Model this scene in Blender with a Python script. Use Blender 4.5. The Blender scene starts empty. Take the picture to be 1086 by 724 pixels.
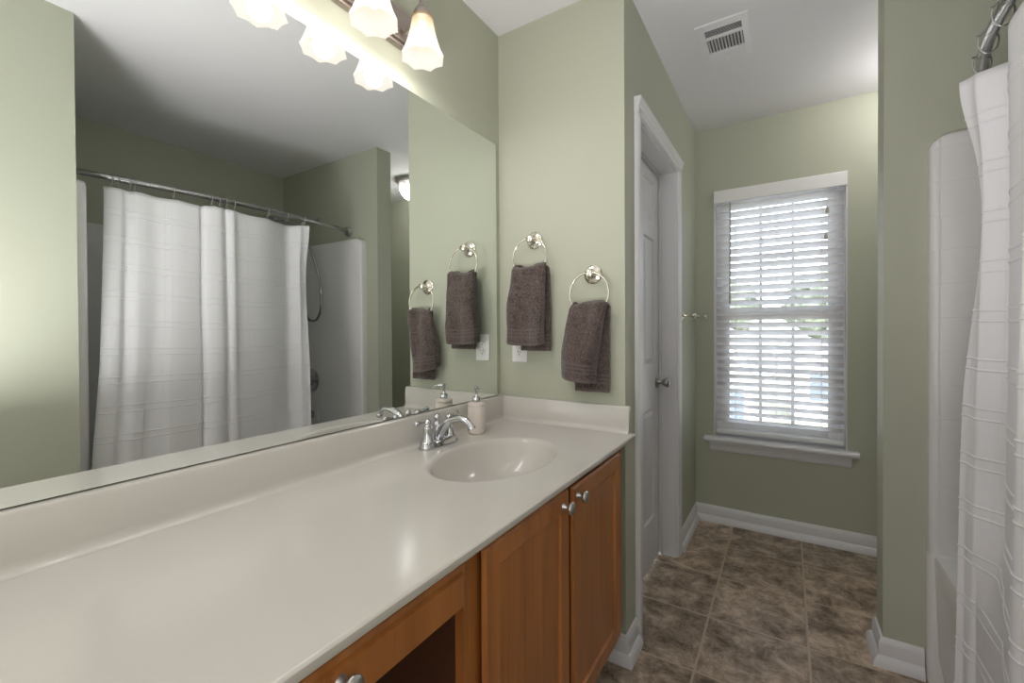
import bpy, bmesh, math, random
from mathutils import Vector, Matrix, noise
random.seed(7)
PI = math.pi
S = bpy.context.scene
COL = S.collection

# ------------------------------------------------------------------ camera
CX, CZ = 1.0258, 1.2022
def setup_camera():
    yaw, pit, rol = math.radians(32.2261), math.radians(-.5397), math.radians(-.3225)
    F = Vector((-math.sin(yaw), math.cos(yaw), 0)); R = Vector((math.cos(yaw), math.sin(yaw), 0)); U = Vector((0, 0, 1))
    F2 = F*math.cos(pit) + U*math.sin(pit); U2 = -F*math.sin(pit) + U*math.cos(pit)
    R2 = R*math.cos(rol) + U2*math.sin(rol); U3 = -R*math.sin(rol) + U2*math.cos(rol)
    m = Matrix.Identity(4)
    for i in range(3):
        m[i][0] = R2[i]; m[i][1] = U3[i]; m[i][2] = -F2[i]
    m[0][3], m[1][3], m[2][3] = CX, 0, CZ
    cd = bpy.data.cameras.new('camera'); c = bpy.data.objects.new('camera', cd)
    COL.objects.link(c); c.matrix_world = m
    cd.sensor_width = 36; cd.sensor_fit = 'HORIZONTAL'; cd.lens = 462.46/1086*36
    cd.shift_y = (353.8-362)/1086
    cd.clip_start = .02; cd.clip_end = 300
    S.camera = c
setup_camera()

# ------------------------------------------------------------------ world, light, exposure
S.view_settings.view_transform = 'Standard'; S.view_settings.look = 'None'
S.view_settings.gamma = 1; S.view_settings.use_curve_mapping = False
S.view_settings.exposure = 0.46
S.cycles.use_denoising = True
S.cycles.max_bounces = 10; S.cycles.diffuse_bounces = 6; S.cycles.glossy_bounces = 6
S.cycles.transparent_max_bounces = 12; S.cycles.sample_clamp_indirect = 6
W = bpy.data.worlds.new('world'); S.world = W; W.use_nodes = True
wn = W.node_tree; wn.nodes.clear()
sky = wn.nodes.new('ShaderNodeTexSky'); sky.sky_type = 'NISHITA'; sky.sun_disc = False
sky.sun_elevation = math.radians(48); sky.sun_rotation = math.radians(150)
sky.air_density = 1.0; sky.dust_density = 1.5
bg = wn.nodes.new('ShaderNodeBackground'); bg.inputs[1].default_value = 1.45
out = wn.nodes.new('ShaderNodeOutputWorld')
hsw = wn.nodes.new('ShaderNodeHueSaturation'); hsw.inputs['Saturation'].default_value = .6
wn.links.new(sky.outputs[0], hsw.inputs['Color']); wn.links.new(hsw.outputs[0], bg.inputs[0]); wn.links.new(bg.outputs[0], out.inputs[0])

def light(name, kind, loc, energy, color=(1, 1, 1), **kw):
    d = bpy.data.lights.new(name, kind); d.energy = energy; d.color = color
    rot = kw.pop('rot', None)
    for k, v in kw.items(): setattr(d, k, v)
    o = bpy.data.objects.new(name, d); COL.objects.link(o); o.location = loc
    if rot: o.rotation_euler = rot
    return o
SUN = light('sun', 'SUN', (0, -5, 12), 3.5, (1, .96, .9), angle=.01, rot=(math.radians(42), 0, math.radians(-25)))
# window daylight (world portal), plus an unseen fill panel added behind the camera
pw = light('window_portal', 'AREA', (.973, 3.2, 1.29), 1, shape='RECTANGLE', size=.8, size_y=1.7, rot=(math.radians(-90), 0, 0))
pw.data.cycles.is_portal = True
light('rear_fill', 'AREA', (.80, -.93, 1.25), 6.5, (1, .955, .98), shape='RECTANGLE', size=.72, size_y=1.9, rot=(math.radians(90), 0, 0))
# fill disk added low by the camera, aimed up to bounce off the ceiling
light('bounce_fill', 'AREA', (.78, .0, .92), 13.5, (1, .955, .985), shape='DISK', size=.34, rot=(math.radians(180), 0, 0))

# ------------------------------------------------------------------ materials
def mat(name, col, rough=.5, metal=0, spec=.5, bump=None, vary=None, **kw):
    m = bpy.data.materials.new(name); m.use_nodes = True
    n = m.node_tree; b = n.nodes['Principled BSDF']
    b.inputs['Base Color'].default_value = (*col, 1); b.inputs['Roughness'].default_value = rough
    b.inputs['Metallic'].default_value = metal; b.inputs['Specular IOR Level'].default_value = spec
    for k, v in kw.items(): b.inputs[k.replace('_', ' ')].default_value = v
    tc = n.nodes.new('ShaderNodeTexCoord')
    if bump:
        sc, st, ds = bump
        t = n.nodes.new('ShaderNodeTexNoise'); t.inputs['Scale'].default_value = sc; t.inputs['Detail'].default_value = 4
        n.links.new(tc.outputs['Object'], t.inputs['Vector'])
        bp = n.nodes.new('ShaderNodeBump'); bp.inputs['Strength'].default_value = st; bp.inputs['Distance'].default_value = ds
        n.links.new(t.outputs[0], bp.inputs['Height']); n.links.new(bp.outputs[0], b.inputs['Normal'])
    if vary:
        sc, amt = vary
        t = n.nodes.new('ShaderNodeTexNoise'); t.inputs['Scale'].default_value = sc; t.inputs['Detail'].default_value = 3
        n.links.new(tc.outputs['Object'], t.inputs['Vector'])
        r = n.nodes.new('ShaderNodeValToRGB'); r.color_ramp.elements[0].position = .3; r.color_ramp.elements[1].position = .7
        r.color_ramp.elements[0].color = (*[c*(1-amt) for c in col], 1); r.color_ramp.elements[1].color = (*[min(1, c*(1+amt)) for c in col], 1)
        n.links.new(t.outputs[0], r.inputs[0]); n.links.new(r.outputs[0], b.inputs['Base Color'])
    return m
M = {}
M['wall'] = mat('sage_paint', (.45, .468, .372), .55, spec=.3, bump=(160, .12, .002), vary=(1.2, .02))
M['ceiling'] = mat('ceiling_paint', (.78, .78, .79), .8, spec=.2, bump=(120, .15, .002))
M['trim'] = mat('white_trim_paint', (.70, .70, .71), .35)
M['door'] = mat('white_door_paint', (.68, .68, .70), .32)
M['vinyl'] = mat('white_vinyl', (.78, .78, .79), .35)
M['counter'] = mat('cultured_marble', (.575, .55, .51), .16, vary=(3, .015), Coat_Weight=.08, Coat_Roughness=.12)
M['mirror'] = mat('mirror_glass', (.90, .93, .91), 0.0, 1.0)
M['dark'] = mat('dark_edge', (.02, .02, .02), .5)
M['chrome'] = mat('polished_chrome', (.60, .61, .63), .08, 1.0)
M['darkchrome'] = mat('rod_chrome', (.38, .38, .39), .2, 1.0)
M['nickel'] = mat('satin_nickel', (.50, .49, .47), .30, 1.0)
M['warmnickel'] = mat('polished_warm_nickel', (.80, .76, .66), .14, 1.0)
M['bronze'] = mat('brushed_light_bronze', (.40, .35, .32), .38, 1.0)
M['plastic'] = mat('white_plastic', (.80, .80, .79), .35)
M['tub'] = mat('fibreglass', (.74, .74, .73), .22)
M['ceramic'] = mat('cream_ceramic', (.70, .63, .57), .5, bump=(60, .3, .003), vary=(25, .05))
M['beige'] = mat('beige_plastic', (.42, .39, .32), .4)
M['siding'] = mat('beige_siding', (.55, .49, .41), .7, vary=(.5, .05))
M['roof'] = mat('brown_shingle', (.16, .13, .11), .9, vary=(3, .3))
M['lawn'] = mat('lawn', (.30, .29, .20), .9, vary=(.8, .3))
M['leaf'] = mat('foliage', (.13, .15, .10), .8, vary=(2, .5))
M['bark'] = mat('bark', (.12, .09, .07), .9)
M['shade_white'] = mat('dome_glass', (.8, .8, .8), .3)
M['winglass'] = mat('dark_window', (.1, .12, .15), .1)

def wood_mat():
    m = mat('cinnamon_maple', (.27, .095, .028), .30, Coat_Weight=.3, Coat_Roughness=.2)
    n = m.node_tree; b = n.nodes['Principled BSDF']; L = n.links
    tc = n.nodes.new('ShaderNodeTexCoord'); mp = n.nodes.new('ShaderNodeMapping')
    mp.inputs['Scale'].default_value = (14, 14, .9); L.new(tc.outputs['Object'], mp.inputs[0])
    t = n.nodes.new('ShaderNodeTexNoise'); t.inputs['Scale'].default_value = 2.2; t.inputs['Detail'].default_value = 6; t.inputs['Distortion'].default_value = .6
    L.new(mp.outputs[0], t.inputs['Vector'])
    r = n.nodes.new('ShaderNodeValToRGB'); e = r.color_ramp.elements
    e[0].position = .25; e[0].color = (.27, .088, .019, 1); e[1].position = .8; e[1].color = (.46, .175, .042, 1)
    L.new(t.outputs[0], r.inputs[0]); L.new(r.outputs[0], b.inputs['Base Color'])
    return m
M['wood'] = wood_mat()
M['wood_dark'] = mat('dark_inside_and_gap_shade', (.07, .022, .008), .5)  # dark brown for cabinet insides; also paints shade behind the door edges

def floor_mat():
    m = mat('travertine_look_tile', (.2, .15, .11), .33)
    n = m.node_tree; b = n.nodes['Principled BSDF']; L = n.links
    tc = n.nodes.new('ShaderNodeTexCoord')
    mp = n.nodes.new('ShaderNodeMapping'); mp.inputs['Location'].default_value = (-.75, -1.965, 0); mp.inputs['Scale'].default_value = (1/.345, 1/.342, 1)
    mp.vector_type = 'POINT'
    # (p + loc*scale) : do it with explicit maths instead
    sx = n.nodes.new('ShaderNodeSeparateXYZ'); L.new(tc.outputs['Object'], sx.inputs[0])
    def mth(op, a, bb=None, c=None):
        k = n.nodes.new('ShaderNodeMath'); k.operation = op
        for i, v in enumerate((a, bb, c)):
            if v is None: continue
            if isinstance(v, (int, float)): k.inputs[i].default_value = v
            else: L.new(v, k.inputs[i])
        return k.outputs[0]
    n.nodes.remove(mp)
    u = mth('DIVIDE', mth('SUBTRACT', sx.outputs[0], .75), .345); v = mth('DIVIDE', mth('SUBTRACT', sx.outputs[1], 1.965), .342)
    fu = mth('SUBTRACT', .5, mth('ABSOLUTE', mth('SUBTRACT', mth('FRACT', u), .5)))
    fv = mth('SUBTRACT', .5, mth('ABSOLUTE', mth('SUBTRACT', mth('FRACT', v), .5)))
    d = mth('MINIMUM', fu, fv)
    g = n.nodes.new('ShaderNodeMapRange'); g.inputs[1].default_value = .008; g.inputs[2].default_value = .0145; L.new(d, g.inputs[0])
    cell = n.nodes.new('ShaderNodeCombineXYZ'); L.new(mth('FLOOR', u), cell.inputs[0]); L.new(mth('FLOOR', v), cell.inputs[1])
    wn_ = n.nodes.new('ShaderNodeTexWhiteNoise'); L.new(cell.outputs[0], wn_.inputs['Vector'])
    off = n.nodes.new('ShaderNodeVectorMath'); off.operation = 'MULTIPLY_ADD'
    L.new(wn_.outputs['Color'], off.inputs[0]); off.inputs[1].default_value = (7, 7, 7); L.new(tc.outputs['Object'], off.inputs[2])
    t1 = n.nodes.new('ShaderNodeTexNoise'); t1.inputs['Scale'].default_value = 10; t1.inputs['Detail'].default_value = 10; t1.inputs['Roughness'].default_value = .80; t1.inputs['Distortion'].default_value = .35
    L.new(off.outputs[0], t1.inputs['Vector'])
    r = n.nodes.new('ShaderNodeValToRGB'); e = r.color_ramp.elements
    e[0].position = .38; e[0].color = (.12, .084, .056, 1); e[1].position = .62; e[1].color = (.62, .50, .385, 1)
    k = e.new(.5); k.color = (.34, .26, .19, 1)
    L.new(t1.outputs[0], r.inputs[0])
    hs = n.nodes.new('ShaderNodeHueSaturation'); L.new(r.outputs[0], hs.inputs['Color'])
    L.new(mth('MULTIPLY_ADD', wn_.outputs['Value'], .3, .85), hs.inputs['Value'])
    mx = n.nodes.new('ShaderNodeMix'); mx.data_type = 'RGBA'
    L.new(g.outputs[0], mx.inputs['Factor']); mx.inputs[6].default_value = (.48, .39, .29, 1); L.new(hs.outputs[0], mx.inputs[7])
    L.new(mx.outputs[2], b.inputs['Base Color'])
    bp = n.nodes.new('ShaderNodeBump'); bp.inputs['Strength'].default_value = .5; bp.inputs['Distance'].default_value = .003
    hh = mth('ADD', g.outputs[0], mth('MULTIPLY', t1.outputs[0], .35)); L.new(hh, bp.inputs['Height']); L.new(bp.outputs[0], b.inputs['Normal'])
    rr = mth('MULTIPLY_ADD', t1.outputs[0], .3, .25); L.new(rr, b.inputs['Roughness'])
    return m
M['floor'] = floor_mat()

def surround_mat():
    m = mat('tiled_fibreglass', (.70, .70, .69), .22)
    n = m.node_tree; b = n.nodes['Principled BSDF']; L = n.links
    tc = n.nodes.new('ShaderNodeTexCoord'); sx = n.nodes.new('ShaderNodeSeparateXYZ'); L.new(tc.outputs['Object'], sx.inputs[0])
    def mth(op, a, bb=None, c=None):
        k = n.nodes.new('ShaderNodeMath'); k.operation = op
        for i, v in enumerate((a, bb, c)):
            if v is None: continue
            if isinstance(v, (int, float)): k.inputs[i].default_value = v
            else: L.new(v, k.inputs[i])
        return k.outputs[0]
    def tri(o):
        return mth('SUBTRACT', .5, mth('ABSOLUTE', mth('SUBTRACT', mth('FRACT', mth('DIVIDE', o, .112)), .5)))
    dz = tri(sx.outputs[2]); dh = tri(mth('ADD', mth('ADD', sx.outputs[0], sx.outputs[1]), .03))
    d = mth('MINIMUM', dz, dh)
    g = n.nodes.new('ShaderNodeMapRange'); g.inputs[1].default_value = .0; g.inputs[2].default_value = .03; L.new(d, g.inputs[0])
    bp = n.nodes.new('ShaderNodeBump'); bp.inputs['Strength'].default_value = .35; bp.inputs['Distance'].default_value = .002
    L.new(g.outputs[0], bp.inputs['Height']); L.new(bp.outputs[0], b.inputs['Normal'])
    return m
M['surround'] = surround_mat()

def curtain_mat():
    m = bpy.data.materials.new('white_cotton'); m.use_nodes = True; n = m.node_tree; L = n.links
    b = n.nodes['Principled BSDF']; b.inputs['Base Color'].default_value = (.86, .86, .875, 1); b.inputs['Roughness'].default_value = .9
    b.inputs['Specular IOR Level'].default_value = .15
    uv = n.nodes.new('ShaderNodeUVMap'); sx = n.nodes.new('ShaderNodeSeparateXYZ'); L.new(uv.outputs[0], sx.inputs[0])
    def mth(op, a, bb=None, c=None):
        k = n.nodes.new('ShaderNodeMath'); k.operation = op
        for i, v in enumerate((a, bb, c)):
            if v is None: continue
            if isinstance(v, (int, float)): k.inputs[i].default_value = v
            else: L.new(v, k.inputs[i])
        return k.outputs[0]
    fr = mth('FRACT', mth('DIVIDE', sx.outputs[0], .135))
    a = mth('ABSOLUTE', mth('SUBTRACT', mth('ABSOLUTE', mth('SUBTRACT', fr, .5)), .10))
    g = n.nodes.new('ShaderNodeMapRange'); g.inputs[1].default_value = .0; g.inputs[2].default_value = .02; g.inputs[3].default_value = 1; g.inputs[4].default_value = 0
    L.new(a, g.inputs[0])
    w = n.nodes.new('ShaderNodeTexNoise'); w.inputs['Scale'].default_value = 260; L.new(uv.outputs[0], w.inputs['Vector'])
    bp = n.nodes.new('ShaderNodeBump'); bp.inputs['Strength'].default_value = .4; bp.inputs['Distance'].default_value = .0018
    L.new(mth('ADD', g.outputs[0], mth('MULTIPLY', w.outputs[0], .25)), bp.inputs['Height']); L.new(bp.outputs[0], b.inputs['Normal'])
    tr = n.nodes.new('ShaderNodeBsdfTranslucent'); tr.inputs[0].default_value = (.82, .83, .85, 1)
    mx = n.nodes.new('ShaderNodeMixShader'); mx.inputs[0].default_value = .22
    L.new(b.outputs[0], mx.inputs[1]); L.new(tr.outputs[0], mx.inputs[2]); L.new(mx.outputs[0], n.nodes['Material Output'].inputs[0])
    return m
M['curtain'] = curtain_mat()

def towel_mat():
    m = bpy.data.materials.new('brown_terry'); m.use_nodes = True; n = m.node_tree; L = n.links
    b = n.nodes['Principled BSDF']; b.inputs['Roughness'].default_value = .95; b.inputs['Specular IOR Level'].default_value = .1
    b.inputs['Sheen Weight'].default_value = .35; b.inputs['Sheen Roughness'].default_value = .5
    uv = n.nodes.new('ShaderNodeUVMap'); sx = n.nodes.new('ShaderNodeSeparateXYZ'); L.new(uv.outputs[0], sx.inputs[0])
    tc = n.nodes.new('ShaderNodeTexCoord')
    t = n.nodes.new('ShaderNodeTexNoise'); t.inputs['Scale'].default_value = 170; t.inputs['Detail'].default_value = 3; L.new(tc.outputs['Object'], t.inputs['Vector'])
    t2 = n.nodes.new('ShaderNodeTexNoise'); t2.inputs['Scale'].default_value = 30; L.new(tc.outputs['Object'], t2.inputs['Vector'])
    r = n.nodes.new('ShaderNodeValToRGB'); e = r.color_ramp.elements
    e[0].position = .25; e[0].color = (.032, .023, .020, 1); e[1].position = .72; e[1].color = (.15, .115, .103, 1)
    ad = n.nodes.new('ShaderNodeMath'); ad.operation = 'MULTIPLY_ADD'; ad.inputs[1].default_value = .35
    L.new(t2.outputs[0], ad.inputs[0]); L.new(t.outputs[0], ad.inputs[2])
    sb = n.nodes.new('ShaderNodeMath'); sb.operation = 'SUBTRACT'; sb.inputs[1].default_value = .17; L.new(ad.outputs[0], sb.inputs[0])
    L.new(sb.outputs[0], r.inputs[0])
    # woven dobby border: smooth stripes between 3 and 7 cm above the hem (v is metres above the hem)
    st = n.nodes.new('ShaderNodeValToRGB'); q = st.color_ramp; q.interpolation = 'LINEAR'
    mr = n.nodes.new('ShaderNodeMapRange'); mr.inputs[1].default_value = 0; mr.inputs[2].default_value = .1; L.new(sx.outputs[1], mr.inputs[0])
    q.elements[0].position = 0; q.elements[0].color = (1, 1, 1, 1); q.elements[1].position = 1; q.elements[1].color = (0, 0, 0, 1)
    for p, v in ((.09, 1), (.11, 0), (.30, 0), (.32, 1), (.37, 1), (.39, 0), (.44, 0), (.46, 1), (.51, 1), (.53, 0), (.58, 0), (.60, 1), (.65, 1), (.67, 0)):
        k = q.elements.new(p); k.color = (v, v, v, 1)
    L.new(mr.outputs[0], st.inputs[0])
    mx = n.nodes.new('ShaderNodeMix'); mx.data_type = 'RGBA'; L.new(st.outputs[0], mx.inputs['Factor']); L.new(r.outputs[0], mx.inputs[6]); mx.inputs[7].default_value = (.125, .098, .090, 1)
    L.new(mx.outputs[2], b.inputs['Base Color'])
    bp = n.nodes.new('ShaderNodeBump'); bp.inputs['Strength'].default_value = .9; bp.inputs['Distance'].default_value = .004
    L.new(t.outputs[0], bp.inputs['Height']); L.new(bp.outputs[0], b.inputs['Normal'])
    return m
M['towel'] = towel_mat()

def blind_mat():
    m = bpy.data.materials.new('faux_wood_blind'); m.use_nodes = True; n = m.node_tree; L = n.links
    b = n.nodes['Principled BSDF']; b.inputs['Base Color'].default_value = (.80, .80, .80, 1); b.inputs['Roughness'].default_value = .35
    tr = n.nodes.new('ShaderNodeBsdfTranslucent'); tr.inputs[0].default_value = (.95, .92, .89, 1)
    mx = n.nodes.new('ShaderNodeMixShader'); mx.inputs[0].default_value = .5
    L.new(b.outputs[0], mx.inputs[1]); L.new(tr.outputs[0], mx.inputs[2]); L.new(mx.outputs[0], n.nodes['Material Output'].inputs[0])
    return m
M['blind'] = blind_mat()

def glass_mat():
    m = bpy.data.materials.new('pane_glass'); m.use_nodes = True; n = m.node_tree; L = n.links
    n.nodes.remove(n.nodes['Principled BSDF'])
    t = n.nodes.new('ShaderNodeBsdfTransparent'); t.inputs[0].default_value = (.96, .97, .98, 1)
    g = n.nodes.new('ShaderNodeBsdfGlossy'); g.inputs['Roughness'].default_value = .02
    f = n.nodes.new('ShaderNodeFresnel'); f.inputs[0].default_value = 1.45
    mx = n.nodes.new('ShaderNodeMixShader'); L.new(f.outputs[0], mx.inputs[0]); L.new(t.outputs[0], mx.inputs[1]); L.new(g.outputs[0], mx.inputs[2])
    L.new(mx.outputs[0], n.nodes['Material Output'].inputs[0])
    return m
M['glass'] = glass_mat()

def shade_mat():
    # lit frosted glass shade: amber tinted glass near the neck, white below
    m = bpy.data.materials.new('lit_frosted_shade'); m.use_nodes = True; n = m.node_tree; L = n.links
    n.nodes.remove(n.nodes['Principled BSDF'])
    uv = n.nodes.new('ShaderNodeUVMap'); sx = n.nodes.new('ShaderNodeSeparateXYZ'); L.new(uv.outputs[0], sx.inputs[0])
    r = n.nodes.new('ShaderNodeValToRGB'); e = r.color_ramp.elements
    e[0].position = 0; e[0].color = (1.0, .90, .80, 1); e[1].position = 1; e[1].color = (.55, .33, .12, 1)
    k = e.new(.30); k.color = (1.0, .95, .87, 1); k = e.new(.68); k.color = (1.0, .84, .58, 1)
    L.new(sx.outputs[1], r.inputs[0])
    es = n.nodes.new('ShaderNodeEmission'); es.inputs[1].default_value = .50; L.new(r.outputs[0], es.inputs[0])
    tl = n.nodes.new('ShaderNodeBsdfTranslucent'); tl.inputs[0].default_value = (.06, .052, .042, 1)
    tp = n.nodes.new('ShaderNodeBsdfTransparent')
    m1 = n.nodes.new('ShaderNodeMixShader'); m1.inputs[0].default_value = .42; L.new(tl.outputs[0], m1.inputs[1]); L.new(tp.outputs[0], m1.inputs[2])
    m2 = n.nodes.new('ShaderNodeAddShader'); L.new(m1.outputs[0], m2.inputs[0]); L.new(es.outputs[0], m2.inputs[1])
    L.new(m2.outputs[0], n.nodes['Material Output'].inputs[0])
    return m
M['shade'] = shade_mat()
def emis(name, col, s):
    m = bpy.data.materials.new(name); m.use_nodes = True; n = m.node_tree
    n.nodes.remove(n.nodes['Principled BSDF']); e = n.nodes.new('ShaderNodeEmission')
    e.inputs[0].default_value = (*col, 1); e.inputs[1].default_value = s
    n.links.new(e.outputs[0], n.nodes['Material Output'].inputs[0]); return m
M['dome'] = M['shade'].copy(); M['dome'].name = 'added_glow_dome'
for q_ in M['dome'].node_tree.nodes:
    if q_.type == 'EMISSION': q_.inputs[1].default_value = .15  # faint glow added to a dome that is really unlit
    if q_.type == 'VALTORGB':
        for e_ in q_.color_ramp.elements: e_.color = (.9, .89, .87, 1)
M['bulb'] = emis('lit_bulb', (1, .95, .88), 5)

# ------------------------------------------------------------------ mesh helpers
class MB:
    def __init__(s): s.bm = bmesh.new()
    def box(s, x0, x1, y0, y1, z0, z1, bev=0, seg=2):
        b = bmesh.new(); bmesh.ops.create_cube(b, size=1)
        for v in b.verts:
            v.co = Vector(((x0+x1)/2+v.co.x*(x1-x0), (y0+y1)/2+v.co.y*(y1-y0), (z0+z1)/2+v.co.z*(z1-z0)))
        if bev: bmesh.ops.bevel(b, geom=b.edges[:], offset=bev, segments=seg, affect='EDGES', profile=.5)
        s.add(b); return s
    def add(s, b, mtx=None):
        if mtx: b.transform(mtx)
        me = bpy.data.meshes.new('t'); b.to_mesh(me); b.free(); s.bm.from_mesh(me); bpy.data.meshes.remove(me)
    def lathe(s, prof, c=(0, 0, 0), axis='z', seg=32, closed=False):
        b = bmesh.new(); rings = []
        for r, h in prof:
            if r < 1e-6: rings.append([b.verts.new((0, 0, h))])
            else: rings.append([b.verts.new((r*math.cos(2*PI*i/seg), r*math.sin(2*PI*i/seg), h)) for i in range(seg)])
        prs = list(zip(rings, rings[1:]))
        if closed: prs.append((rings[-1], rings[0]))
        for a, d in prs:
            if len(a) == 1 and len(d) == 1: continue
            for i in range(seg):
                j = (i+1) % seg
                if len(a) == 1: b.faces.new((a[0], d[i], d[j]))
                elif len(d) == 1: b.faces.new((a[i], a[j], d[0]))
                else: b.faces.new((a[i], a[j], d[j], d[i]))
        if not closed:
            for q in (rings[0], rings[-1]):
                if len(q) > 1: b.faces.new(q)
        bmesh.ops.recalc_face_normals(b, faces=b.faces)
        if isinstance(axis, str): d = {'x': Vector((1, 0, 0)), 'y': Vector((0, 1, 0)), 'z': Vector((0, 0, 1))}[axis]
        else: d = Vector(axis).normalized()
        q = Vector((0, 0, 1)).rotation_difference(d).to_matrix().to_4x4()
        s.add(b, Matrix.Translation(Vector(c)) @ q); return s
    def tube(s, pts, r, seg=10, closed=False):
        pts = [Vector(p) for p in pts]; n = len(pts); b = bmesh.new(); rings = []
        rs = r if isinstance(r, (list, tuple)) else [r]*n
        prev = None
        for i, p in enumerate(pts):
            if closed: t = (pts[(i+1) % n]-pts[i-1]).normalized()
            else: t = (pts[min(i+1, n-1)]-pts[max(i-1, 0)]).normalized()
            if prev is None:
                a = Vector((0, 0, 1)) if abs(t.z) < .9 else Vector((1, 0, 0))
                nn = (a - t*a.dot(t)).normalized()
            else: nn = (prev - t*prev.dot(t)).normalized()
            prev = nn; bb = t.cross(nn)
            rings.append([b.verts.new(p+(nn*math.cos(2*PI*k/seg)+bb*math.sin(2*PI*k/seg))*rs[i]) for k in range(seg)])
        m = n if closed else n-1
        for i in range(m):
            a, d = rings[i], rings[(i+1) % n]
            for k in range(seg): b.faces.new((a[k], a[(k+1) % seg], d[(k+1) % seg], d[k]))
        if not closed: b.faces.new(rings[0][::-1]); b.faces.new(rings[-1])
        bmesh.ops.recalc_face_normals(b, faces=b.faces)
        s.add(b); return s
    def prism(s, prof, axis, a0, a1):
        # prof: 2-D outline in the plane perpendicular to axis ('x': (y,z), 'y': (x,z), 'z': (x,y))
        b = bmesh.new()
        def P(u, v, w): return {'x': (w, u, v), 'y': (u, w, v), 'z': (u, v, w)}[axis]
        A = [b.verts.new(P(u, v, a0)) for u, v in prof]; B = [b.verts.new(P(u, v, a1)) for u, v in prof]
        n = len(prof)
        for i in range(n): b.faces.new((A[i], A[(i+1) % n], B[(i+1) % n], B[i]))
        b.faces.new(A); b.faces.new(B); bmesh.ops.recalc_face_normals(b, faces=b.faces)
        s.add(b); return s
    def build(s, name, m, parent=None, org=None, smooth=None, kind=None):
        if parent is not None: org = root_org(parent)
        org = Vector(org) if org is not None else Vector((0, 0, 0))
        me = bpy.data.meshes.new(name); s.bm.transform(Matrix.Translation(-org)); s.bm.to_mesh(me); s.bm.free()
        me.materials.append(M[m]); o = bpy.data.objects.new(name, me); COL.objects.link(o)
        if parent is not None: o.parent = parent
        else: o.location = org
        if smooth:
            me.polygons.foreach_set('use_smooth', [True]*len(me.polygons))
            me.set_sharp_from_angle(angle=math.radians(smooth))
        if kind: o['kind'] = kind
        return o
def root_org(o):
    while o.parent: o = o.parent
    return o.location.copy()
def thing(name, label, cat, loc, group=None):
    o = bpy.data.objects.new(name, None); COL.objects.link(o); o.location = loc; o.empty_display_size = .05
    return tag(o, label, cat, group)
def tag(o, label, cat, group=None):
    o['label'] = label; o['category'] = cat
    if group: o['group'] = group
    return o
def catmull(P, n=8):
    P = [Vector(p) for p in P]; out = []
    Q = [P[0]*2-P[1]]+P+[P[-1]*2-P[-2]]
    for i in range(1, len(Q)-2):
        a, b, c, d = Q[i-1:i+3]
        for k in range(n):
            t = k/n
            out.append(.5*((2*b)+(-a+c)*t+(2*a-5*b+4*c-d)*t*t+(-a+3*b-3*c+d)*t**3))
    out.append(P[-1]); return out
def struct(name, m, mb, smooth=None): return mb.build(name, m, kind='structure', smooth=smooth)
def copy_tree(o, parent=None):
    c = o.copy(); COL.objects.link(c); c.parent = parent
    for ch in [k for k in bpy.data.objects if k.parent == o]: copy_tree(ch, c)
    return c

# ------------------------------------------------------------------ room geometry
H = 2.44; YT = 1.54; XD = .5345; YW = 2.967; XP = 1.316; Y1 = 2.0155; Y2 = 2.1356; XB = 2.43; YN = .538; YB = -1.0
T = .12
struct('floor', 'floor', MB().box(-.126, XB+T, YB-T, YW+.16, -.1, 0))
struct('ceiling', 'ceiling', MB().box(-.126, XB+T, YB-T, YW+.16, H, H+.1))
struct('wall_left', 'wall', MB().box(-.126, -.006, YB, YT, 0, H))
struct('wall_end', 'wall', MB().box(-.126, XD-T, YT, YT+T, 0, H))
DY0, DY1, DZ = 1.715, 2.40, 2.03        # closet door opening in the wall facing the passage
w = MB(); w.box(XD-T, XD, YT, DY0, 0, H).box(XD-T, XD, DY1, YW, 0, H).box(XD-T, XD, DY0, DY1, DZ, H)
struct('wall_door', 'wall', w)
WX0, WX1, WZ0, WZ1 = .642, 1.303, .535, 2.05
w = MB(); w.box(XD-T, WX0, YW, YW+.16, 0, H).box(WX1, XB+T, YW, YW+.16, 0, H).box(WX0, WX1, YW, YW+.16, 0, WZ0-.03).box(WX0, WX1, YW, YW+.16, WZ1, H)
struct('wall_window', 'wall', w)
struct('wall_partition', 'wall', MB().box(XP, XB, Y1, Y2, 0, H))
struct('wall_right', 'wall', MB().box(XB, XB+T, YN, YW, 0, H))
struct('wall_alcove', 'wall', MB().box(XP, XB+T, YB, YN, 0, H))
w = MB(); w.box(-.126, .40, YB-T, YB, 0, H).box(1.20, XB+T, YB-T, YB, 0, H).box(.40, 1.20, YB-T, YB, 2.05, H)
struct('wall_back', 'wall', w)
# bedroom side of the doorway behind the camera: closed off by a plain white door leaf
struct('door_2', 'door', MB().box(.405, 1.195, YB-.06, YB-.02, .01, 2.04, .003))

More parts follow.
